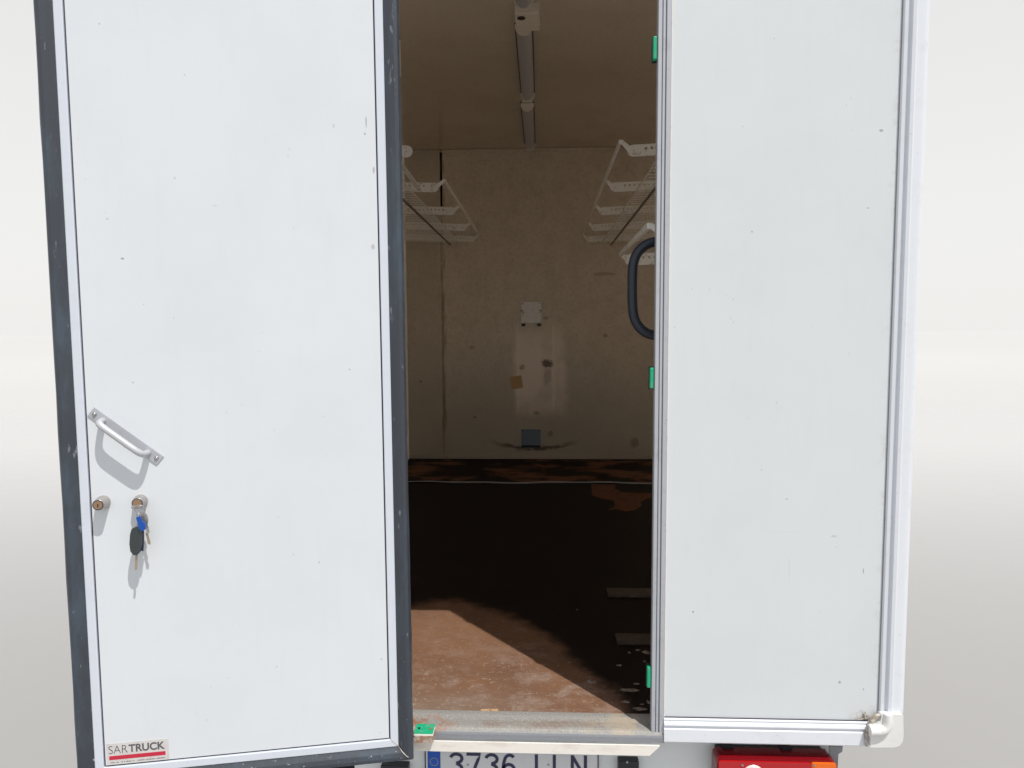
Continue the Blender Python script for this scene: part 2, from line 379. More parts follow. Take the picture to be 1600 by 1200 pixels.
# floor: main deck and the bare strip by the bulkhead
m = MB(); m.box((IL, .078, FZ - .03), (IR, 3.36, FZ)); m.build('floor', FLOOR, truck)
m = MB(); m.box((IL, 3.372, FZ - .03), (IR, YB, FZ + .006)); fb = m.build('bare_floor_strip', FLOORB, truck, label='reddish bare floor strip with black stains against the bulkhead')
# wavy bright lip between them
v = []; fcs = []; N = 60
for i in range(N + 1):
    xx = IL + (IR - IL) * i / N; dz = .004 * math.sin(xx * 5.2) + .0025 * math.sin(xx * 13 + 1); h = .004 if xx > -.72 else .001
    v += [(xx, 3.358, FZ + .004 + dz), (xx, 3.358, FZ + .004 + dz + h + .004), (xx, 3.37, FZ + .004 + dz + h + .004), (xx, 3.37, FZ + .004 + dz)]
for i in range(N):
    a = i * 4; b = a + 4
    for k in range(4): k2 = (k + 1) % 4; fcs.append([a + k, a + k2, b + k2, b + k])
MB().add(v, fcs + [[0, 1, 2, 3], [N * 4 + 3, N * 4 + 2, N * 4 + 1, N * 4]]).build('floor_lip', ALUD, truck)

# bulkhead in two sheets with the open seam
SX = at_y(690.5, 400, YB).x
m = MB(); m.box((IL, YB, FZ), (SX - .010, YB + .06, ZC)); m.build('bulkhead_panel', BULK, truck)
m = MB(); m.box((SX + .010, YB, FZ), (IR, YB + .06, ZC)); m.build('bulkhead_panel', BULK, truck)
m = MB(); zs = at_y(690, 322, YB).z
m.box((SX - .010, YB + .012, FZ), (SX + .010, YB + .05, zs)); m.build('seam_filler', BULK, truck)
m = MB(); m.box((SX - .010, YB + .045, zs), (SX + .010, YB + .058, ZC)); m.build('seam_gap', VOID, truck)
# cove along ceiling / bulkhead, skirting at floor
m = MB(); m.box((IL, YB - .022, ZC - .022), (IR, YB - .001, ZC - .001), bev=.005); m.build('ceiling_trim', BULK, truck)
m = MB(); m.box((IL, YB - .010, FZ + .007), (IR, YB - .001, FZ + .045), bev=.003); m.build('skirting', BULK, truck)
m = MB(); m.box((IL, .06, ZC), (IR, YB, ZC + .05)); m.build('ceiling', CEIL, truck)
m = MB(); m.box((XL + .004, .06, FZ - .05), (IL, YB + .06, ZC + .05)); m.build('side_wall', WALLM, truck)
m = MB(); m.box((IR, .06, FZ - .05), (XR - .004, YB + .06, ZC + .05)); m.build('side_wall', WALLM, truck)
m = MB(); m.box((XL, .01, ZC + .052), (XR, YB + .08, ZC + .10), bev=.01); m.build('roof', PANEL, truck)
m = MB(); m.box((XL, YB + .062, FZ - .1), (XR, YB + .082, ZC + .05)); m.build('front_skin', PANEL, truck)
# underframe, cab and wheels, hidden behind the body from here
m = MB(); m.box((-.55, .14, FZ - .26), (-.40, YB, FZ - .035)); m.box((.20, .14, FZ - .26), (.35, YB, FZ - .035)); m.build('chassis_rail', BUMP, truck)
m = MB(); m.box((XL + .02, .10, FZ - .09), (XR - .02, YB, FZ - .032)); m.build('subframe', BUMP, truck)
m = MB(); m.box((-1.05, YB + .1, .35), (.85, YB + 1.7, 1.9), bev=.15); m.build('cab', CABM, truck)
for cx_, cy_ in ((-.98, 1.2), (.80, 1.2), (-.98, YB + 1.0), (.80, YB + 1.0)):
    R = .42
    m = MB(); a = [(cx_ - .10, cy_, R), (cx_ - .10, cy_, R), (cx_ - .07, cy_, R), (cx_ + .07, cy_, R), (cx_ + .10, cy_, R), (cx_ + .10, cy_, R)]
    wl = MB().tube([(cx_ - .11, cy_, R + .001), (cx_ - .08, cy_, R), (cx_ + .08, cy_, R), (cx_ + .11, cy_, R)], [.30, R - .001, R - .001, .30], 28).build('wheel', RUBBER, truck)
    MB().tube([(cx_ - .115, cy_, R), (cx_ + .115, cy_, R)], .19, 20).build('rim', NICK, wl)

# rear frame: left fixed part (behind the open door), lintel, right fixed panel
m = MB(); m.box((XL + .03, .0, FZ - .08), (OPL, .058, ZC + .05)); m.build('rear_panel', PANEL, truck)
m = MB(); m.box((OPL, .0, OPT), (OPR, .058, ZC + .05)); m.build('lintel', ALUD, truck)
JX = 0.3605
m = MB(); m.box((JX, .0, FZ - .012), (.9835, .058, ZC + .05)); rp = m.build('rear_panel', PANEL, truck, bevel=.0015)
# aluminium jamb: stepped extrusion
zj0 = at_y(1020, 1152, -.004).z
def vprofile(name, pts, z0, z1, mat, smooth=False):
    return MB().extrude([Vector((a, b, 0)) for a, b in pts], (0, 0, z0), (0, 0, z1)).build(name, mat, truck, bevel=.0006)
J = OPR
vprofile('jamb', [(J + .02, .057), (J, .020), (J, -.001), (J + .0015, -.003), (J + .011, -.003), (J + .0118, .003), (J + .0135, .003), (J + .0142, -.0025), (J + .0205, -.0025), (J + .0212, .004), (J + .0235, .004), (J + .0242, -.004), (J + .0365, -.004), (J + .0370, -.0005), (J + .037, .057)], zj0, ZC, ALUD)
m = MB(); m.box((J + .0372, -.0032, zj0 + .01), (J + .0395, -.0005, ZC)); m.build('sealant_bead', STRIP, truck)
# right corner profile: flat bands then a big radius
X0 = at_y(1391.5, 560).x
pr = [(X0, .03), (X0, -.002), (X0 + .002, -.009), (X0 + .011, -.011), (X0 + .013, -.004), (X0 + .019, -.004), (X0 + .021, -.015), (X0 + .030, -.017), (X0 + .034, -.0155)]
xe = XR; rr = .022
pr += [(xe - rr, -.0145)] + [(xe - rr + rr * math.sin(a), -.0145 + rr - rr * math.cos(a)) for a in [math.radians(q) for q in (15, 30, 45, 60, 75, 90)]] + [(xe, .058), (X0 + .01, .058)]
ztrim_t = at_y(1250, 1126.5, -.008).z; ztrim_b = at_y(1250, 1163.5, -.008).z
zcap_t = at_y(1390, 1116, -.02).z; zcap_b = at_y(1390, 1168, -.02).z
vprofile('corner_profile', pr, zcap_t - .004, ZC + .05, ALU)
m = MB(); m.box((X0 - .0020, -.0012, ztrim_t), (X0 - .0004, .02, ZC)); m.build('corner_gasket', GREYG, truck)
XLpr = [(XL + .03, .058), (XL + .03, -.003), (XL + .01, -.003), (XL, .012), (XL, .058)]
vprofile('corner_profile', XLpr, FZ - .09, ZC + .05, ALU)
# bottom trim of the fixed panel
xt0 = at_y(1037.5, 1145, -.01).x; xt1 = at_y(1358, 1145, -.01).x
H = ztrim_t - ztrim_b; t0 = ztrim_t
hp = [(.0, 0), (-.006, -.0005), (-.008, -.004), (-.006, -.009), (-.011, -.012), (-.013, -.019), (-.009, -.0215), (-.007, -.027), (-.009, -.029), (-.0125, -.031), (-.013, -H + .004), (-.010, -H), (.03, -H), (.03, 0)]
MB().extrude([Vector((0, a, t0 + b)) for a, b in hp], (xt0, 0, 0), (xt1, 0, 0)).build('bottom_trim', ALU, truck, bevel=.0006)
m = MB(); m.box((xt0, -.0035, ztrim_t + .0003), (xt1, -.0005, ztrim_t + .0022)); m.build('sealant_bead', GASK, truck)
# corner cap: rounded casting with the swept ridge
def cap():
    q = [at_y(*a, -.026) for a in ((1360, 1168), (1360, 1134), (1370, 1132), (1376, 1127), (1378, 1116.5), (1411.5, 1116.5), (1412, 1150), (1410.5, 1159), (1406, 1165), (1398, 1168))]
    o = MB().extrude([Vector((a.x, 0, a.z)) for a in q], (0, -.026, 0), (0, .06, 0)).build('corner_cap', CAPM, truck)
    b = o.modifiers.new('b', 'BEVEL'); b.width = .005; b.segments = 4; b.limit_method = 'ANGLE'; b.angle_limit = math.radians(50)
    return o
cp = cap()
r0 = smooth_path([at_y(*q, -.026) for q in ((1358, 1141), (1366, 1141), (1376, 1141), (1384, 1138), (1387, 1130), (1387, 1121), (1387, 1115))], 2)
MB().tube(r0, [.0170 - .0050 * k / (len(r0) - 1) for k in range(len(r0))], 16).build('cap_ridge', CAPM, cp)
SEA = Mat('grubby_sealant', (.30, .25, .20), .8); SEA.mix(SEA.rng(SEA.noise(90, 5), .45, .6), (.55, .52, .48)); SEA.bump(SEA.noise(120, 4), .9, .004); SEA = SEA.done()
pts = [at_y(*q, -.018) for q in ((1354, 1166), (1353, 1150), (1357, 1136), (1364, 1124), (1372, 1118), (1388, 1117), (1402, 1116), (1411, 1115))]
MB().tube(pts, [.003, .004, .005, .0075, .0065, .004, .003, .002], 8).build('sealant_bead', SEA, truck)
for q in ((1350, 1112, 1362, 1126), (1341, 1125, 1356, 1122), (1349, 1113, 1352, 1123)):
    a_ = at_y(q[0], q[1], -.003); b_ = at_y(q[2], q[3], -.004)
    MB().tube([a_, (a_ + b_) / 2 + Vector((.001, 0, .001)), b_], [.0006, .0018, .0026], 6).build('cobweb_dirt', SEA, truck)

# sill
sx0 = -.50; sx1 = at_y(1032, 1150).x + .01
sp = [(.078, .0005), (.066, .0012), (.056, .0005), (.046, -.002), (.034, -.0045), (.020, -.0055), (.008, -.007), (.001, -.0095), (-.004, -.013), (-.008, -.018), (-.0095, -.024), (-.0095, -.040), (.02, -.046), (.078, -.046)]
MB().extrude([Vector((0, a, FZ + b)) for a, b in sp], (sx0, 0, 0), (sx1, 0, 0)).build('sill', SILL, truck, bevel=.0012)
zb = at_y(840, 1177.5, -.016).z; xr = at_y(1031, 1163, -.016).x; xr2 = at_y(1015, 1180, -.016).x; zt = FZ - .0355
zt = at_y(840, 1161, -.014).z
MB().extrude([Vector((sx0, 0, zt)), Vector((xr, 0, zt)), Vector((xr - .001, 0, zt - .003)), Vector((xr2, 0, zb)), Vector((sx0, 0, zb))], (0, -.0155, 0), (0, -.0105, 0)).build('drip_strip', STRIP, truck, bevel=.0006)
# bumper plate, number plate, lamps
m = MB(); m.box((-.60, .08, FZ - .42), (.885, .12, FZ - .05), bev=.004); m.build('bumper', BUMP, truck)
for px0, px1 in ((597, 640), (965, 997)):
    a_ = at_y(px0, 1183 if px0 > 700 else 1190, .072); b_ = at_y(px1, 1200, .072)
    o = MB().box((a_.x, .050, FZ - .30), (b_.x, .079, a_.z), bev=.003).build('lamp_block', BLK, truck, label='black block beside the number plate')
p_ = at_y(980, 1191, .049); MB().tube([(p_.x, .051, p_.z), (p_.x, .048, p_.z)], .003, 10).build('screw', STEEL, truck)
PY = .066
pl0 = at_y(663.5, 1176, PY); pl1 = at_y(935.5, 1176, PY); ptz = at_y(800, 1178, PY).z + .0165
# the top of the plate sits a little behind the strip
plate = MB().box((pl0.x, PY, ptz - .11), (pl1.x, PY + .006, ptz), bev=.002).build('number_plate', PLW, truck)
m = MB(); fw = .0035
m.box((pl0.x, PY - .0016, ptz - .11), (pl0.x + fw, PY - .0002, ptz)); m.box((pl1.x - fw, PY - .0016, ptz - .11), (pl1.x, PY - .0002, ptz))
m.box((pl0.x + fw, PY - .0016, ptz - fw), (pl1.x - fw, PY - .0002, ptz)); m.box((pl0.x + fw, PY - .0016, ptz - .11), (pl1.x - fw, PY - .0002, ptz - .11 + fw)); m.build('plate_border', PLN, plate)
b0 = at_y(668, 1176, PY).x; b1 = at_y(688, 1176, PY).x
MB().box((b0, PY - .001, ptz - .106), (b1, PY - .0002, ptz - .0036)).build('blue_band', PLB, plate)
scx = (b0 + b1) / 2; scz = at_y(678, 1190, PY).z
m = MB()
for k in range(12):
    a = 2 * math.pi * k / 12; cx_, cz_ = scx + .0125 * math.cos(a), scz + .0125 * math.sin(a); vs = []
    for q in range(10): rr = .0024 if q % 2 == 0 else .001; th = math.pi / 2 + q * math.pi / 5; vs.append((cx_ + rr * math.cos(th), PY - .0012, cz_ + rr * math.sin(th)))
    m.add(vs, [list(range(10))])
m.build('star_ring', YEL, plate)
chz1 = at_y(800, 1178, PY).z; chh = .077
def arcp(cx, cz, rx, rz, a0, a1, n=12): return [(cx + rx * math.cos(math.radians(a0 + (a1 - a0) * k / n)), cz + rz * math.sin(math.radians(a0 + (a1 - a0) * k / n))) for k in range(n + 1)]
GL = {  # centre lines of the plate characters, unit box 1 wide, 1 high
 '3': [arcp(.5, .765, .40, .185, 168, -72, 14) + [(.50, .56)] , [(.50, .56)] + arcp(.5, .29, .40, .245, 78, -168, 16)],
 '7': [[(.04, .955), (.93, .955), (.80, .74), (.62, .46), (.50, .20), (.44, .0)]],
 '6': [arcp(.56, .70, .36, .25, 40, 150, 8) + [(.14, .62), (.10, .45), (.10, .30)] + arcp(.5, .30, .40, .255, 180, 540, 24)],
 'L': [[(.10, 1.0), (.10, .045), (.95, .045)]],
 'N': [[(.09, 0), (.09, 1.0)], [(.09, .97), (.91, .03)], [(.91, 0), (.91, 1.0)]]}
def ribbon(mb, P, th, yy, y2):
    P = [Vector((a, 0, b)) for a, b in P]; Lp = []; Rp = []
    for i, p_ in enumerate(P):
        t = (P[min(i + 1, len(P) - 1)] - P[max(i - 1, 0)]).normalized()
        k = 1.0
        if 0 < i < len(P) - 1:
            t1_ = (P[i] - P[i - 1]).normalized(); c_ = max(.35, abs(t1_.dot(t))); k = 1 / c_
        nn = Vector((-t.z, 0, t.x)) * th / 2 * k; Lp.append(p_ + nn); Rp.append(p_ - nn)
    n = len(P); vs = []
    for i in range(n): vs += [Lp[i] + Vector((0, yy, 0)), Rp[i] + Vector((0, yy, 0)), Rp[i] + Vector((0, y2, 0)), Lp[i] + Vector((0, y2, 0))]
    fs = [[i * 4 + k, i * 4 + (k + 1) % 4, i * 4 + 4 + (k + 1) % 4, i * 4 + 4 + k] for i in range(n - 1) for k in range(4)]
    mb.add(vs, fs + [[0, 1, 2, 3], [n * 4 - 1, n * 4 - 2, n * 4 - 3, n * 4 - 4]])
for ch, xa, xb in (('3', 702, 724), ('7', 728, 752), ('3', 757, 779), ('6', 784, 806), ('L', 836, 857), ('L', 864, 885), ('N', 892, 917)):
    wx0 = at_y(xa, 1180, PY).x; wx1 = at_y(xb, 1180, PY).x; mb = MB()
    for i_, st in enumerate(GL[ch]): ribbon(mb, [(wx0 + a * (wx1 - wx0), chz1 - chh + b * chh) for a, b in st], .0095, PY - .0014 - .0002 * i_, PY - .0002)
    mb.build('plate_character', PLN, plate)
for px in (731, 857):
    p_ = at_y(px, 1195, PY); MB().tube([(p_.x, PY - .0003, p_.z), (p_.x, PY - .003, p_.z)], [.0035, .0025], 10).build('plate_screw', STEEL, plate)
# tail lamp
def rlamp(px0, px1, pytop):
    a_ = at_y(px0, pytop, -.01); b_ = at_y(px1, pytop, -.01); zt_ = a_.z + .004; x0, x1 = a_.x, b_.x
    base = MB().box((x0 + .014, .0505, zt_ - .125), (x1 - .014, .079, zt_ - .008), bev=.004).build('tail_light', BLK, truck)
    def lens(xa, xb, za, zbm, ya, yb, mat, nm, r=.016):
        prf = []
        for (cx_, cz_, a0) in ((xb - r, za - r, 90), (xb - r, zbm + r, 0), (xa + r, zbm + r, -90), (xa + r, za - r, 180)):
            for k in range(5): th = math.radians(a0 - k * 22.5); prf.append(Vector((cx_ + r * math.cos(th), 0, cz_ + r * math.sin(th))))
        return MB().extrude(prf, (0, ya, 0), (0, yb, 0)).build(nm, mat, base, bevel=.003)
    lens(x0, x1, zt_, zt_ - .12, -.010, .050, DRED, 'lens_surround', .018)
    xo = at_y(1268, 1195, -.016).x; zi = at_y(1200, 1191, -.016).z
    lens(x0 + .004, xo, zi, zt_ - .115, -.016, -.0102, RED, 'red_lens', .006)
    lens(xo + .0008, x1 - .004, zi, zt_ - .115, -.016, -.0102, ORG, 'orange_lens', .006)
    c_ = at_y(1177, 1211, -.017)
    MB().tube([(c_.x, -.0162, c_.z), (c_.x, -.0215, c_.z)], [.031, .027], 28).build('round_lens', WLENS, base)
    for px in (1160, 1272):
        q = at_y(px, 1195.5, -.017); MB().tube([(q.x, -.0161, q.z), (q.x, -.0185, q.z)], .0035, 10).build('lens_screw', STEEL, base)
    for px in (1143, 1236):
        q = at_y(px, 1177, .0); MB().box((q.x - .016, .036, zt_ + .0004), (q.x + .016, .060, zt_ + .006)).build('lamp_tab', BLK, base)
    return base
rlamp(1120, 1308, 1187)
a_ = at_y(1296, 1166, .03); b_ = at_y(1316, 1196, .03)
MB().extrude([Vector((a_.x, 0, a_.z)), Vector((b_.x, 0, a_.z)), Vector((b_.x - .001, 0, a_.z - .016)), Vector((b_.x - .012, 0, a_.z - .024)), Vector((b_.x - .014, 0, b_.z - .04)), Vector((a_.x, 0, b_.z - .04))], (0, .03, 0), (0, .034, 0)).build('lamp_bracket', SILL, truck)

# latch plates on the jamb
for i, (pa, pb, xx) in enumerate(((60, 96.5, 1029), (574, 606.5, 1021.5), (1038, 1070.5, 1014))):
    a_ = at_y(xx, pa, .02); b_ = at_y(xx, pb, .02)
    s_ = MB().box((J - .0125, .002, b_.z), (J - .0002, .019, a_.z), bev=.003).build('latch_plate', GRN, truck)
    MB().box((J - .0135, .0192, b_.z - .003), (J + .002, .024, a_.z + .003)).build('latch_backing', BLK, s_)
# green latch plate on the sill
a_ = at_z(651, 1131, FZ + .003); b_ = at_z(680, 1131, FZ + .003); c_ = at_z(664, 1145, FZ + .003)
gp = MB().box((a_.x, c_.y, FZ - .004), (b_.x, a_.y, FZ + .004), bev=.001).build('latch_plate', GRN, truck, label='flat green latch plate screwed to the sill')
for px, py, mt in ((655, 1138, BLK), (673, 1139, SILL)):
    p_ = at_z(px, py, FZ + .004); MB().tube([(p_.x, p_.y, FZ + .0041), (p_.x, p_.y, FZ + .0052)], .0042, 10).build('screw', mt, gp)
RUSTM = Mat('rusty_bracket', (.30, .17, .11), .6); RUSTM.mix(RUSTM.rng(RUSTM.noise(60, 5), .45, .6), (.42, .35, .30)); RUSTM = RUSTM.done()
MB().box((a_.x + .001, -.0115, FZ - .027), (b_.x + .001, c_.y - .002, FZ - .0065), bev=.001).build('latch_bracket', RUSTM, truck)
MB().box((a_.x, -.012, FZ - .006), (b_.x + .001, c_.y - .001, FZ - .001)).build('latch_bracket_edge', STRIP, truck)

# black grab handle behind the jamb
hy = .105
hp_ = [at_y(*q, hy) for q in ((1046, 376), (1030, 377), (1016, 379), (1004, 386), (995, 396), (989.5, 410), (988, 428), (988, 452), (988, 474), (989.5, 492), (994, 505), (1003, 516), (1014, 522), (1026, 525), (1046, 527))]
hp_ = [Vector((hp_[0].x + .02, .060, hp_[0].z))] + hp_ + [Vector((hp_[-1].x + .02, .060, hp_[-1].z))]
gh = MB().tube(smooth_path(hp_, 2), .0148, 16).build('grab_handle', GRAB, truck)
for q in (hp_[0], hp_[-1]): MB().tube([(q.x, .0585, q.z), (q.x, .066, q.z)], .028, 18).build('handle_foot', GRAB, gh)

# fittings on the bulkhead
def bplate(px0, py0, px1, py1, mat, label, feet):
    a_ = at_y(px0, py0, YB - .012); b_ = at_y(px1, py1, YB - .012)
    o = MB().box((a_.x, YB - .014, b_.z), (b_.x, YB - .0005, a_.z), bev=.0015).build('mounting_plate', mat, truck, label=label)
    for fx in (.08, .92):
        for fz in ((.93, .50) if feet else (.93,)):
            q = Vector((a_.x + (b_.x - a_.x) * fx, 0, b_.z + (a_.z - b_.z) * fz)); MB().tube([(q.x, YB - .0138, q.z), (q.x, YB - .0165, q.z)], .0055, 8).build('bolt', BLK, o)
    if feet:
        for fx in (.1, .9):
            q = a_.x + (b_.x - a_.x) * fx; MB().box((q - .018, YB - .03, b_.z - .027), (q + .018, YB - .001, b_.z - .001)).build('hook', BLK, o)
        for fx in (.03, .97):
            q = a_.x + (b_.x - a_.x) * fx; zc_ = b_.z + (a_.z - b_.z) * .585; MB().box((q - .012, YB - .017, zc_ - .004), (q + .012, YB - .0142, zc_ + .004)).build('slot', BLK, o)
    else: MB().box((a_.x, YB - .03, b_.z - .002), (b_.x, YB - .0143, b_.z + .018)).build('hook', BLK, o)
bplate(814.5, 472, 845.5, 505, PLATEM, 'pale grey metal plate with two black hooks, high on the bulkhead', True)
bplate(814.5, 671, 844.5, 698.5, PLT2, 'dark blue grey metal plate low on the bulkhead', False)
q4 = [at_y(*q, YB - .002) for q in ((797.5, 588.5), (814.5, 586.5), (817.5, 606), (799.5, 608.5))]
tp = MB().add([q + Vector((0, -.0008, 0)) for q in q4] + [q + Vector((0, .0010, 0)) for q in q4], [[0, 1, 2, 3], [7, 6, 5, 4], [0, 4, 5, 1], [1, 5, 6, 2], [2, 6, 7, 3], [3, 7, 4, 0]]).build('tape_square', TAPEM)
tag(tp, 'small square of brown tape stuck on the bulkhead below the upper plate', 'tape')

# peeled flakes and dull brown bars on the deck
def flake(px, py, rx, ry, mat=None, rot=0):
    c_ = at_z(px, py, FZ); n = 11; vs = []
    for k in range(n):
        a = 2 * math.pi * k / n; r = 1 + random.uniform(-.35, .3)
        vs.append(Vector((c_.x + math.cos(a) * rx * r, c_.y + math.sin(a + rot) * ry * r, FZ + .0012)))
    MB().extrude(vs, (0, 0, -.0008), (0, 0, .0006)).build('paint_flake', mat or PEELP, truck)
PP = Mat('pale_peeled_spot', (.26, .21, .175), .8); PP.mix(PP.mul(PP.rng(PP.noise(60, 4), .42, .58), .8), (.10, .07, .055)); PEELP = PP.done()
for a in ((984, 1079, .038, .012), (968, 1040, .010, .006), (1000, 1108, .020, .010), (977, 1097, .016, .007), (924, 1066, .018, .012), (995, 1069, .010, .004), (997, 1016, .008, .005), (983, 1020, .005, .010), (1010, 1020, .014, .012), (902, 953, .005, .006), (1003, 1101, .006, .003), (1007, 1034, .006, .010), (1013, 1098, .006, .012)):
    flake(*a)
for a in ((757, 1110, .014, .007), (774, 1110, .012, .008)): flake(*a, mat=PEEL)
RD = Mat('bare_red_ply', (.15, .068, .038), .75, spec=.1); RD.mix(RD.rng(RD.noise(30, 4), .55, .7), (.05, .025, .015)); RD = RD.done()
def patch(px_list, name, mat, h=.0016, label=None):
    P = [at_z(a, b, FZ + h) for a, b in px_list]
    return MB().extrude(P, (0, 0, -h + .0002), (0, 0, 0)).build(name, mat, truck, label=label)
patch([(924, 756), (962, 758), (960, 763), (972, 769), (990, 770), (1030, 771), (1030, 776), (1010, 779), (1001, 785), (1003, 790), (992, 797), (978, 799), (962, 795), (950, 797), (962, 789), (958, 782), (940, 779), (925, 774)], 'worn_patch', RD, label='bare reddish patch worn into the black deck')
WB = Mat('dull_brown_bar', (.042, .030, .024), .6); WB.mix(WB.rng(WB.noise(30, 4), .5, .65), (.085, .06, .048)); WB = WB.done()
for (x0, y0, y1) in ((947, 918, 931), (961, 989, 1005)):
    a_ = at_z(x0, y0, FZ + .008); b_ = at_z(x0 + 2, y1, FZ + .008)
    MB().box((a_.x, b_.y, FZ + .0004), (IR - .01, a_.y, FZ + .008), bev=.002).build('floor_bar', WB, truck)

# ------------------------------------------------------------------ the open door (still part of the truck)
dn_r = at_y(608, 1153, -.07); dl = at_z(167, 1195, dn_r.z)
U = Vector((dl.x - dn_r.x, dl.y - dn_r.y, 0)).normalized(); NN = Vector((-U.y, U.x, 0))   # U: towards the free edge, NN: towards us
if NN.y > 0: NN = -NN
DO = Vector((dn_r.x, dn_r.y, 0))
LEAN = math.radians(-0.18)
DM = Matrix.Translation(DO + Vector((0, 0, FZ))) @ Matrix((( -U.x, NN.x * -1, 0), (-U.y, -NN.y, 0), (0, 0, 1))).to_4x4()
# door frame coordinates: +X to the right (hinge side), +Y into the door, +Z up; x runs from -0.77 (free edge) to 0
DM = DM @ Matrix.Translation((0, 0, -.05)) @ Matrix.Rotation(LEAN, 4, 'Y') @ Matrix.Translation((0, 0, .05))
DI = DM.inverted()
def dl_(px, py, p=0.0):
    """pixel -> door coordinates on the plane p metres proud of the door skin"""
    o = DM @ Vector((0, -p, 0)); n = (DM.to_3x3() @ Vector((0, -1, 0)))
    return DI @ at_plane(px, py, o, n)
W_ = .771; ZB = dl_(608, 1153).z; DT = OPT - FZ + .05
print('door', [round(v_, 4) for v_ in (dl_(608, 1153)[:] + dl_(167, 1195)[:] + dl_(582, 0)[:] + dl_(102, 0)[:])])
door = MB().box((-W_ - .060, .012, ZB - .062), (.060, .064, DT), M=DM, bev=.002).build('door', ALU, truck, label='white rear door folded wide open, its inner face outwards')
MB().box((-W_, 0, ZB), (0, .0118, DT - .06), M=DM, bev=.001).build('door_skin', DOORP, door)
g_ = .0042; aw = .0225; sw = .0435
# gap, aluminium edge and rubber seal, each side with mitred ends
def ring(i0, i1, prof, name, mat, skip_top=False):
    """i0..i1 distance outside the skin; prof = [(t, y)] with t in 0..1 across the strip"""
    zt_ = DT - .06
    def corner(d): return (-W_ - d, ZB - d, d, zt_ + d)
    sides = []
    for side in ('free', 'hinge', 'bottom', 'top'):
        A = []; B = []
        for t, yy in prof:
            d = i0 + (i1 - i0) * t; xa, za, xb, zb_ = corner(d)
            if side == 'free': A.append((xa, yy, za)); B.append((xa, yy, zb_))
            if side == 'hinge': A.append((xb, yy, za)); B.append((xb, yy, zb_))
            if side == 'bottom': A.append((xa, yy, za)); B.append((xb, yy, za))
            if side == 'top': A.append((xa, yy, zb_)); B.append((xb, yy, zb_))
        n = len(prof); mb = MB()
        K = 24 if name == 'door_seal' and side in ('free', 'hinge') else 1; vs = []
        for k in range(K + 1):
            s_ = k / K
            for i in range(n):
                p_ = Vector(A[i]).lerp(Vector(B[i]), s_)
                if K > 1 and 0 < k < K and prof[i][0] > .9: p_.x += random.uniform(-.0009, .0009)
                vs.append(p_)
        fs = [[k * n + i, k * n + (i + 1) % n, (k + 1) * n + (i + 1) % n, (k + 1) * n + i] for k in range(K) for i in range(n)]
        mb.add(vs, fs + [list(range(n))[::-1], [K * n + i for i in range(n)]]); mb.xform(DM)
        mb.build(name, mat, door)
ring(0.0002, g_, [(0, .0118), (0, .0035), (1, .0035), (1, .0118)], 'door_gasket', GASK)
ring(g_, g_ + aw, [(0, .0118), (0, -.0025), (.08, -.0035), (.92, -.0035), (1, -.002), (1, .0118)], 'edge_profile', DOORALU)
ring(g_ + aw, g_ + aw + sw, [(0, .0115), (0, -.001), (.10, -.004), (.35, -.012), (.62, -.016), (.85, -.0145), (1, -.005), (1, .016), (.93, .0115)], 'door_seal', RUBBER)
m = MB(); c0 = dl_(610, 1153); c1 = Vector((g_ + aw + .0005, 0, ZB - g_ - aw - .0005)); 
q = [(-.0 + g_, -.0038, ZB - g_ + .0012), (g_ + aw + .001, -.0042, ZB - g_ - aw + .001), (g_ + aw + .001, -.0042, ZB - g_ - aw - .0012), (g_ - .0004, -.0038, ZB - g_ - .001)]
MB().add([Vector(v_) for v_ in q], [[0, 1, 2, 3]]).xform(DM).build('mitre_joint', SEA, door)
e0 = g_ + aw; e1 = e0 + sw
m = MB().tube([DM @ Vector(v_) for v_ in ((e0, -.004, ZB - e0), (e0 + .012, -.0135, ZB - e0 - .013), (e0 + .024, -.0172, ZB - e0 - .025), (e1, -.007, ZB - e1 + .001))], [.0010, .0013, .0013, .0008], 6)
m.build('seal_mitre', SEA, door)
# hinges on the hinge edge (hidden side)
for hz in (.25, 1.1, 1.95):
    MB().tube([DM @ Vector((.062, .05, hz - .05)), DM @ Vector((.062, .05, hz + .05))], .011, 12).build('hinge', STEEL, door)

# inner pull handle
ha = dl_(146.5, 645.5); hb = dl_(247, 717)
ax = Vector((hb.x - ha.x, 0, hb.z - ha.z)); L = ax.length; ax.normalize(); up = Vector((-ax.z, 0, ax.x)); 
HM = DM @ Matrix.Translation(ha) @ Matrix(((ax.x, up.x, 0), (0, 0, -1), (ax.z, up.z, 0))).to_4x4()   # local: x along plate, y across, z out of the door
hd = MB().box((-.008, -.0150, .0002), (L + .008, .0150, .0032), M=HM, bev=.0012).build('pull_handle', ALUD, door)
bar = [(.030, -.002, .003), (.031, -.003, .020), (.035, -.003, .034), (.047, -.003, .039), (.065, -.003, .040), (L / 2, -.003, .040), (L - .065, -.003, .040), (L - .047, -.003, .039), (L - .035, -.003, .034), (L - .031, -.003, .020), (L - .030, -.002, .003)]
MB().tube([HM @ q for q in smooth_path(bar, 2)], .0088, 14).build('handle_bar', HBAR, hd)
for s_ in (.004, L - .004):
    MB().tube([HM @ Vector((s_, 0, .003)), HM @ Vector((s_, 0, .005)), HM @ Vector((s_, 0, .0075))], [.006, .0055, .003], 12).build('handle_screw', STEEL, hd)
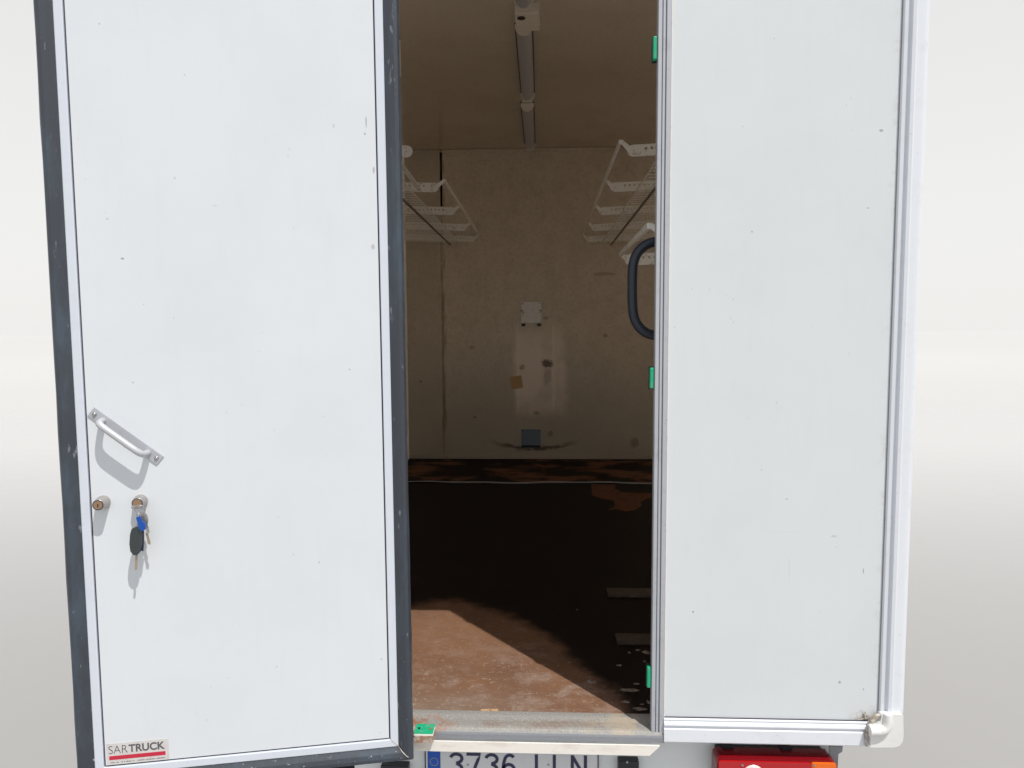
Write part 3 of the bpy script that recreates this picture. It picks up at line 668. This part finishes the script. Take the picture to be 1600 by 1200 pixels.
# lock cylinders
def lock(px, py, length, face, nm, label):
    c_ = dl_(px, py)
    b = MB().tube([DM @ Vector((c_.x, -t, c_.z)) for t in (.0, .004, .010, length - .004, length - .001, length)], [.0185, .0185, .0172, .0150, .0145, .0128], 26).build(nm, NICK, door, label=label)
    f_ = MB().tube([DM @ Vector((c_.x, -length + .0005, c_.z)), DM @ Vector((c_.x, -length - .0008, c_.z))], .0112, 22).build('lock_face', face, b)
    MB().tube([DM @ Vector((c_.x, -length + .0012, c_.z)), DM @ Vector((c_.x, -length - .0003, c_.z))], .0138, 24).build('lock_rim', GASK, b)
    return c_, b
lc, lb = lock(161.5, 784.5, .034, BRASS, 'lock_cylinder', 'nickel lock cylinder with brass face beside the door edge')
MB().box((lc.x - .0012, -.0354, lc.z - .006), (lc.x + .0012, -.0349, lc.z + .003), M=DM).build('keyhole', BLK, lb)
lc2, lb2 = lock(220, 783, .026, BRASS, 'lock_cylinder', 'lock cylinder with the keys hanging from it')

# ------------------------------------------------------------------ keys hanging from the second lock
kp = DM @ Vector((lc2.x, -.03, lc2.z))
keys = empty('key_bunch', kp, 'bunch of keys with black fob and blue cap hanging from the door lock', 'keys')
def kk(px, py, p): return DM @ dl_(px, py, p)
# key in the lock with its bow turned up edge-on
K0 = kk(219, 787, .027); 
MB().box((lc2.x - .0105, -.0405, lc2.z - .0105), (lc2.x + .0105, -.0275, lc2.z - .0035), M=DM, bev=.0015).build('inserted_key', NICK, keys)
def ring_(c_, r, n_=28, tilt=0.3, th=.0011, name='key_ring'):
    P = []
    for k in range(n_ + 1):
        a = 2 * math.pi * k / n_; P.append(DM @ (dl0(c_) + Vector((r * math.cos(a), -math.sin(a) * r * tilt, r * math.sin(a)))))
    MB().tube(P, th, 6, caps=False).build(name, NICK, keys)
def dl0(wp): return DI @ wp
ring_(kk(218.5, 796, .040), .0125)
ring_(kk(217.5, 806, .040), .0060, tilt=1.2, name='small_ring')
# fob: rounded black body with its blade
def slab(outline, p, th, name, mat, bev=.003):
    pts = [dl_(a, b, p) for a, b in outline]
    o = MB().extrude([q for q in pts], (0, 0, 0), (0, -th, 0)).xform(DM).build(name, mat, keys)
    if bev: md = o.modifiers.new('b', 'BEVEL'); md.width = bev; md.segments = 3; md.limit_method = 'ANGLE'; md.angle_limit = math.radians(50)
    return o
FOBM = Mat('dark_fob_plastic', (.035, .045, .048), .45).done()
slab([(211, 823), (217, 822), (222, 826), (224, 834), (223.5, 850), (221, 861), (216.5, 865.5), (211, 865), (206.5, 859), (205, 848), (206, 833), (208, 826)], .034, .013, 'key_fob', FOBM, .004)
slab([(221, 826), (225.5, 829), (225.5, 850), (224.5, 861), (221, 858)], .030, .006, 'fob_back', PLN, .0015)
KEYM = Mat('dull_key_metal', (.40, .335, .25), .4, .5).done()
slab([(212, 866), (215.5, 866), (214.5, 888), (213.5, 890.5), (211, 890), (211.5, 878)], .038, .0022, 'fob_blade', KEYM, 0)
BLU = Mat('blue_key_cap_plastic', (.005, .07, .36), .35).done()
slab([(213.5, 808), (219.5, 806), (223, 814), (228.5, 819), (227.5, 827), (222, 829.5), (218, 825), (216, 817)], .047, .005, 'blue_key_cap', BLU, .0015)
slab([(221, 804), (226, 799.5), (230.5, 805), (232, 812), (231, 820), (234, 830), (233, 833.5), (229, 831), (226, 820), (222, 812)], .036, .0022, 'silver_key', NICK, 0)
slab([(227.5, 832), (231, 833), (235.5, 847), (235, 850.5), (231.5, 850), (230, 842)], .032, .0022, 'key_blade', KEYM, 0)
MB().tube([kk(220, 800, .042), kk(216, 812, .042), kk(214, 823, .040)], .0010, 6).build('fob_link', NICK, keys)

# ------------------------------------------------------------------ maker's sticker
c4 = [dl_(*q) for q in ((167.5, 1162), (263, 1154), (264.5, 1186), (167.8, 1196))]
sO = c4[3]; sX = (c4[2] - c4[3]); sW = sX.length; sX.normalize(); sZ = Vector((-sX.z, 0, sX.x)); sH = .062
# door coordinates: the sticker sits square on the skin
sx_0 = -W_ + .004; sW = c4[1].x - sx_0; szb = (c4[3].z + c4[2].z) / 2; szt = (c4[0].z + c4[1].z) / 2; sH = szt - szb
stk = MB().box((sx_0, -.0006, szb), (sx_0 + sW, -.00005, szt), M=DM).build('sticker', STK)
tag(stk, 'small grey and red rectangular SARTRUCK sticker low on the open door', 'sticker')
TM = DM @ Matrix.Translation((sx_0, -.0009, szb)) @ Matrix.Rotation(math.pi / 2, 4, 'X')
text('lettering', 'SAR', STKD, stk, TM @ Matrix.Translation((sW * .035, sH * .52, 0)), sW * .305, sH * .37, bold=-.012, depth=0)
text('lettering', 'TRUCK', STKD, stk, TM @ Matrix.Translation((sW * .355, sH * .52, 0)), sW * .585, sH * .37, bold=.030, depth=0)
MB().box((sW * .04, sH * .235, -.0003), (sW * .945, sH * .415, .0001), M=TM).build('red_bar', STKR, stk)
m = MB(); xx = .06
while xx < .93:
    wd = random.uniform(.006, .014)
    if random.random() > .18: m.box((sW * xx, sH * .085, -.0003), (sW * (xx + wd), sH * random.uniform(.115, .135), .00005), M=TM)
    xx += wd + .006
m.build('small_print', STKD, stk)

# ------------------------------------------------------------------ shelf racks
def plate_splines(Lh, sgn):
    r = .027; o = []
    for k in range(7): a = math.radians(90 + 30 * k); o.append((r * math.cos(a), r * math.sin(a)))
    o += [(Lh, -r), (Lh, r)]
    S_ = [[(sgn * a, b) for a, b in o]]
    S_.append([(sgn * a, b) for a, b in circ(.004, .000, .0042, 8)])
    k = 0
    xx = .060
    while xx < Lh - .03: S_.append([(sgn * a, b) for a, b in circ(xx, .008, .0070, 8)]); xx += .0275
    return S_
def rack(side, ys, tipx, tipz, armx, armz, name_label, cat_group, tips=None, tilt=2.2, wires=True, rails=True, wall=None, first_tip=True):
    sgn = side; Lh = abs((wall if wall is not None else (IR if side > 0 else IL)) - armx)
    root = empty('shelf_rack', (IR if side > 0 else IL, (ys[0] + ys[-1]) / 2, armz), name_label, 'shelf rack', cat_group)
    for i, yy in enumerate(ys):
        M = Matrix.Translation((armx, yy, armz)) @ Matrix.Rotation(math.radians(-tilt * sgn), 4, 'Y') @ Matrix.Rotation(math.pi / 2, 4, 'X')
        br = curve_mesh('bracket', plate_splines(Lh / math.cos(math.radians(tilt)), sgn), .003, BRK, root, M)
        if i == 0 and not first_tip: continue
        a_ = Vector((armx - sgn * .012, yy - .004, armz + .002)); b_ = Vector((tipx, yy - .004, tipz))
        dr = (b_ - a_).normalized(); nz = Vector((-dr.z, 0, dr.x)) * .011
        MB().extrude([a_ - nz * 1.1, b_ - nz * .8, b_ + dr * .006, b_ + nz * .8, a_ + nz * 1.1], (0, -.0015, 0), (0, .0015, 0)).build('bracket_tip', BRK, br)
    for i in range(len(ys) - 1):
        if i == 0 and not first_tip: continue
        MB().box((tipx - .010, ys[i] - .003, tipz - .012), (tipx + .0025, ys[i + 1] - .006, tipz + .008)).build('front_rail', BRK if i == 0 else BRK, root)
    if wires:
        wx = armx + sgn * .115; wz = armz - .033
        m = MB(); yy = ys[0] - .02
        while yy < ys[-1] + .02: m.tube([(wx, yy, wz), (IR - .002 if side > 0 else IL + .002, yy, wz + .018)], .0032, 5, caps=False); yy += .074
        m.build('shelf_wire', BRK, root)['kind'] = 'stuff'
        m = MB(); m.tube([(wx, ys[0] - .02, wz - .004), (wx, ys[-1] + .02, wz - .004)], .003, 6); m.build('edge_wire', BRK, root)
    if rails:
        MB().box((armx + sgn * .20 - .005, ys[0] + .1, armz - .058), (armx + sgn * .20 + .005, ys[-1], armz - .046)).build('support_rail', DRAIL, root)
    return root
YS = [1.304, 2.115, 2.905, 3.655, 4.355]
t1 = at_y(970.5, 221, YS[0]); a1 = at_y(989, 235.5, YS[0]); tl = at_y(695, 282, YS[1]); al = at_y(678, 293, YS[1])
rack(1, YS, t1.x, t1.z, a1.x, a1.z, 'upper white folding shelf rack of drilled brackets on the right hand side wall', None)
r2 = rack(-1, YS, tl.x, tl.z, al.x, al.z, 'white folding shelf rack of drilled brackets on the left hand side wall', None, first_tip=False)
p0 = at_y(616, 240, 1.32); p1 = at_y(656, 297, 2.09)
m = MB(); dv = (p1 - p0).normalized(); sd = Vector((0, 0, 1)).cross(dv).normalized()
MB().extrude([p0 - sd * .013, p0 + sd * .013, p0 + sd * .013 - Vector((0, 0, .006)), p0 - sd * .013 - Vector((0, 0, .006))], (0, 0, 0), p1 - p0).build('folded_stay', BRK, r2)
t3 = at_y(1018, 353, .40); a3 = at_y(1034, 368, .40)
t4 = at_y(969, 396, 1.304); a4 = at_y(985, 403, 1.304)
rack(1, [.42, 1.304], (t3.x + t4.x) / 2, (t3.z + t4.z) / 2, a4.x, a4.z - .008, 'lower short white shelf rack behind the black grab handle', None, wires=False, rails=False)

# ------------------------------------------------------------------ ceiling lights and junction box
FBASE = Mat('gap_shade_base', (.10, .08, .065), .6).done()  # dark tone stands in for the shadow gap along the diffuser
def ceiling_light(y0, y1, cx, label):
    root = empty('ceiling_light', (cx, (y0 + y1) / 2, ZC), label, 'ceiling light', 'tube lights along the ceiling')
    MB().box((cx - .040, y0 - .03, ZC - .010), (cx + .040, y0 - .001, ZC - .0005), bev=.003).build('fixture_mount', FIX, root)
    MB().box((cx - .050, y0, ZC - .012), (cx + .050, min(y1, YB - .03), ZC - .0005), bev=.002).build('fixture_gap_shade_base', FBASE, root)
    n = 12; prf = [Vector((cx + .043 * math.cos(a), 0, ZC - .0125 - .052 * math.sin(a))) for a in [math.pi * k / n for k in range(n + 1)]]
    vs = [q + Vector((0, y0 + .012, 0)) for q in prf] + [q + Vector((0, y1 - .012, 0)) for q in prf]
    MB().add(vs, [[k, k + 1, k + 1 + n + 1, k + n + 1] for k in range(n)], True).build('diffuser', DIFF, root)
    for yy in (y0, y1 - .012):
        big = [Vector((q.x + (q.x - cx) * .14, 0, q.z - (.0050 if q.z < ZC - .02 else 0))) for q in prf]
        MB().extrude(big, (0, yy, 0), (0, yy + .0118, 0)).build('end_cap', FIX, root)
    return root
tc = -.098
ya = [at_z(*q, ZC - .03).y for q in ((825, 150), (826, 165), (829, 228))]
cxa = at_z(816, 14, ZC - .062)
ceiling_light(cxa.y - 1.0, cxa.y, -.088, 'tube light on the ceiling nearest the rear opening, cut by the top of the frame')
yb0 = at_z(823, 54, ZC - .066).y
ceiling_light(yb0, ya[0], -.095, 'middle tube light on the ceiling, behind the square junction box')
ceiling_light(ya[1], min(ya[2], YB - .1), -.103, 'farthest tube light on the ceiling, ending at the bulkhead')
jb = [at_z(*q, ZC - .055) for q in ((804, 20), (843, 20), (845, 47), (806, 50))]
y0_ = (jb[0].y + jb[1].y) / 2; y1_ = min(jb[2].y, jb[3].y); y0_, y1_ = min(y0_, y1_), max(y0_, y1_)
box = empty('junction_box', (jb[0].x + .07, (y0_ + y1_) / 2, ZC), 'square beige junction box with a dark round hole on the ceiling between two tubes', 'junction box')
y1_ = min(y1_, yb0 - .012)
MB().box((jb[0].x, y0_, ZC - .06), (jb[1].x, y1_, ZC - .0005), bev=.006).build('housing', FIX, box)
ym = y0_ + (y1_ - y0_) * .55
MB().box((jb[0].x - .003, ym, ZC - .064), (jb[1].x + .003, ym + .02, ZC - .0602), bev=.001).build('lid_edge', FIX, box)
hq = at_z(814.5, 28, ZC - .06); MB().tube([(hq.x, hq.y, ZC - .0604), (hq.x, hq.y, ZC - .0625)], .021, 18).build('hole_plug', Mat('dark_red_plug', (.03, .006, .006), .4).done(), box)
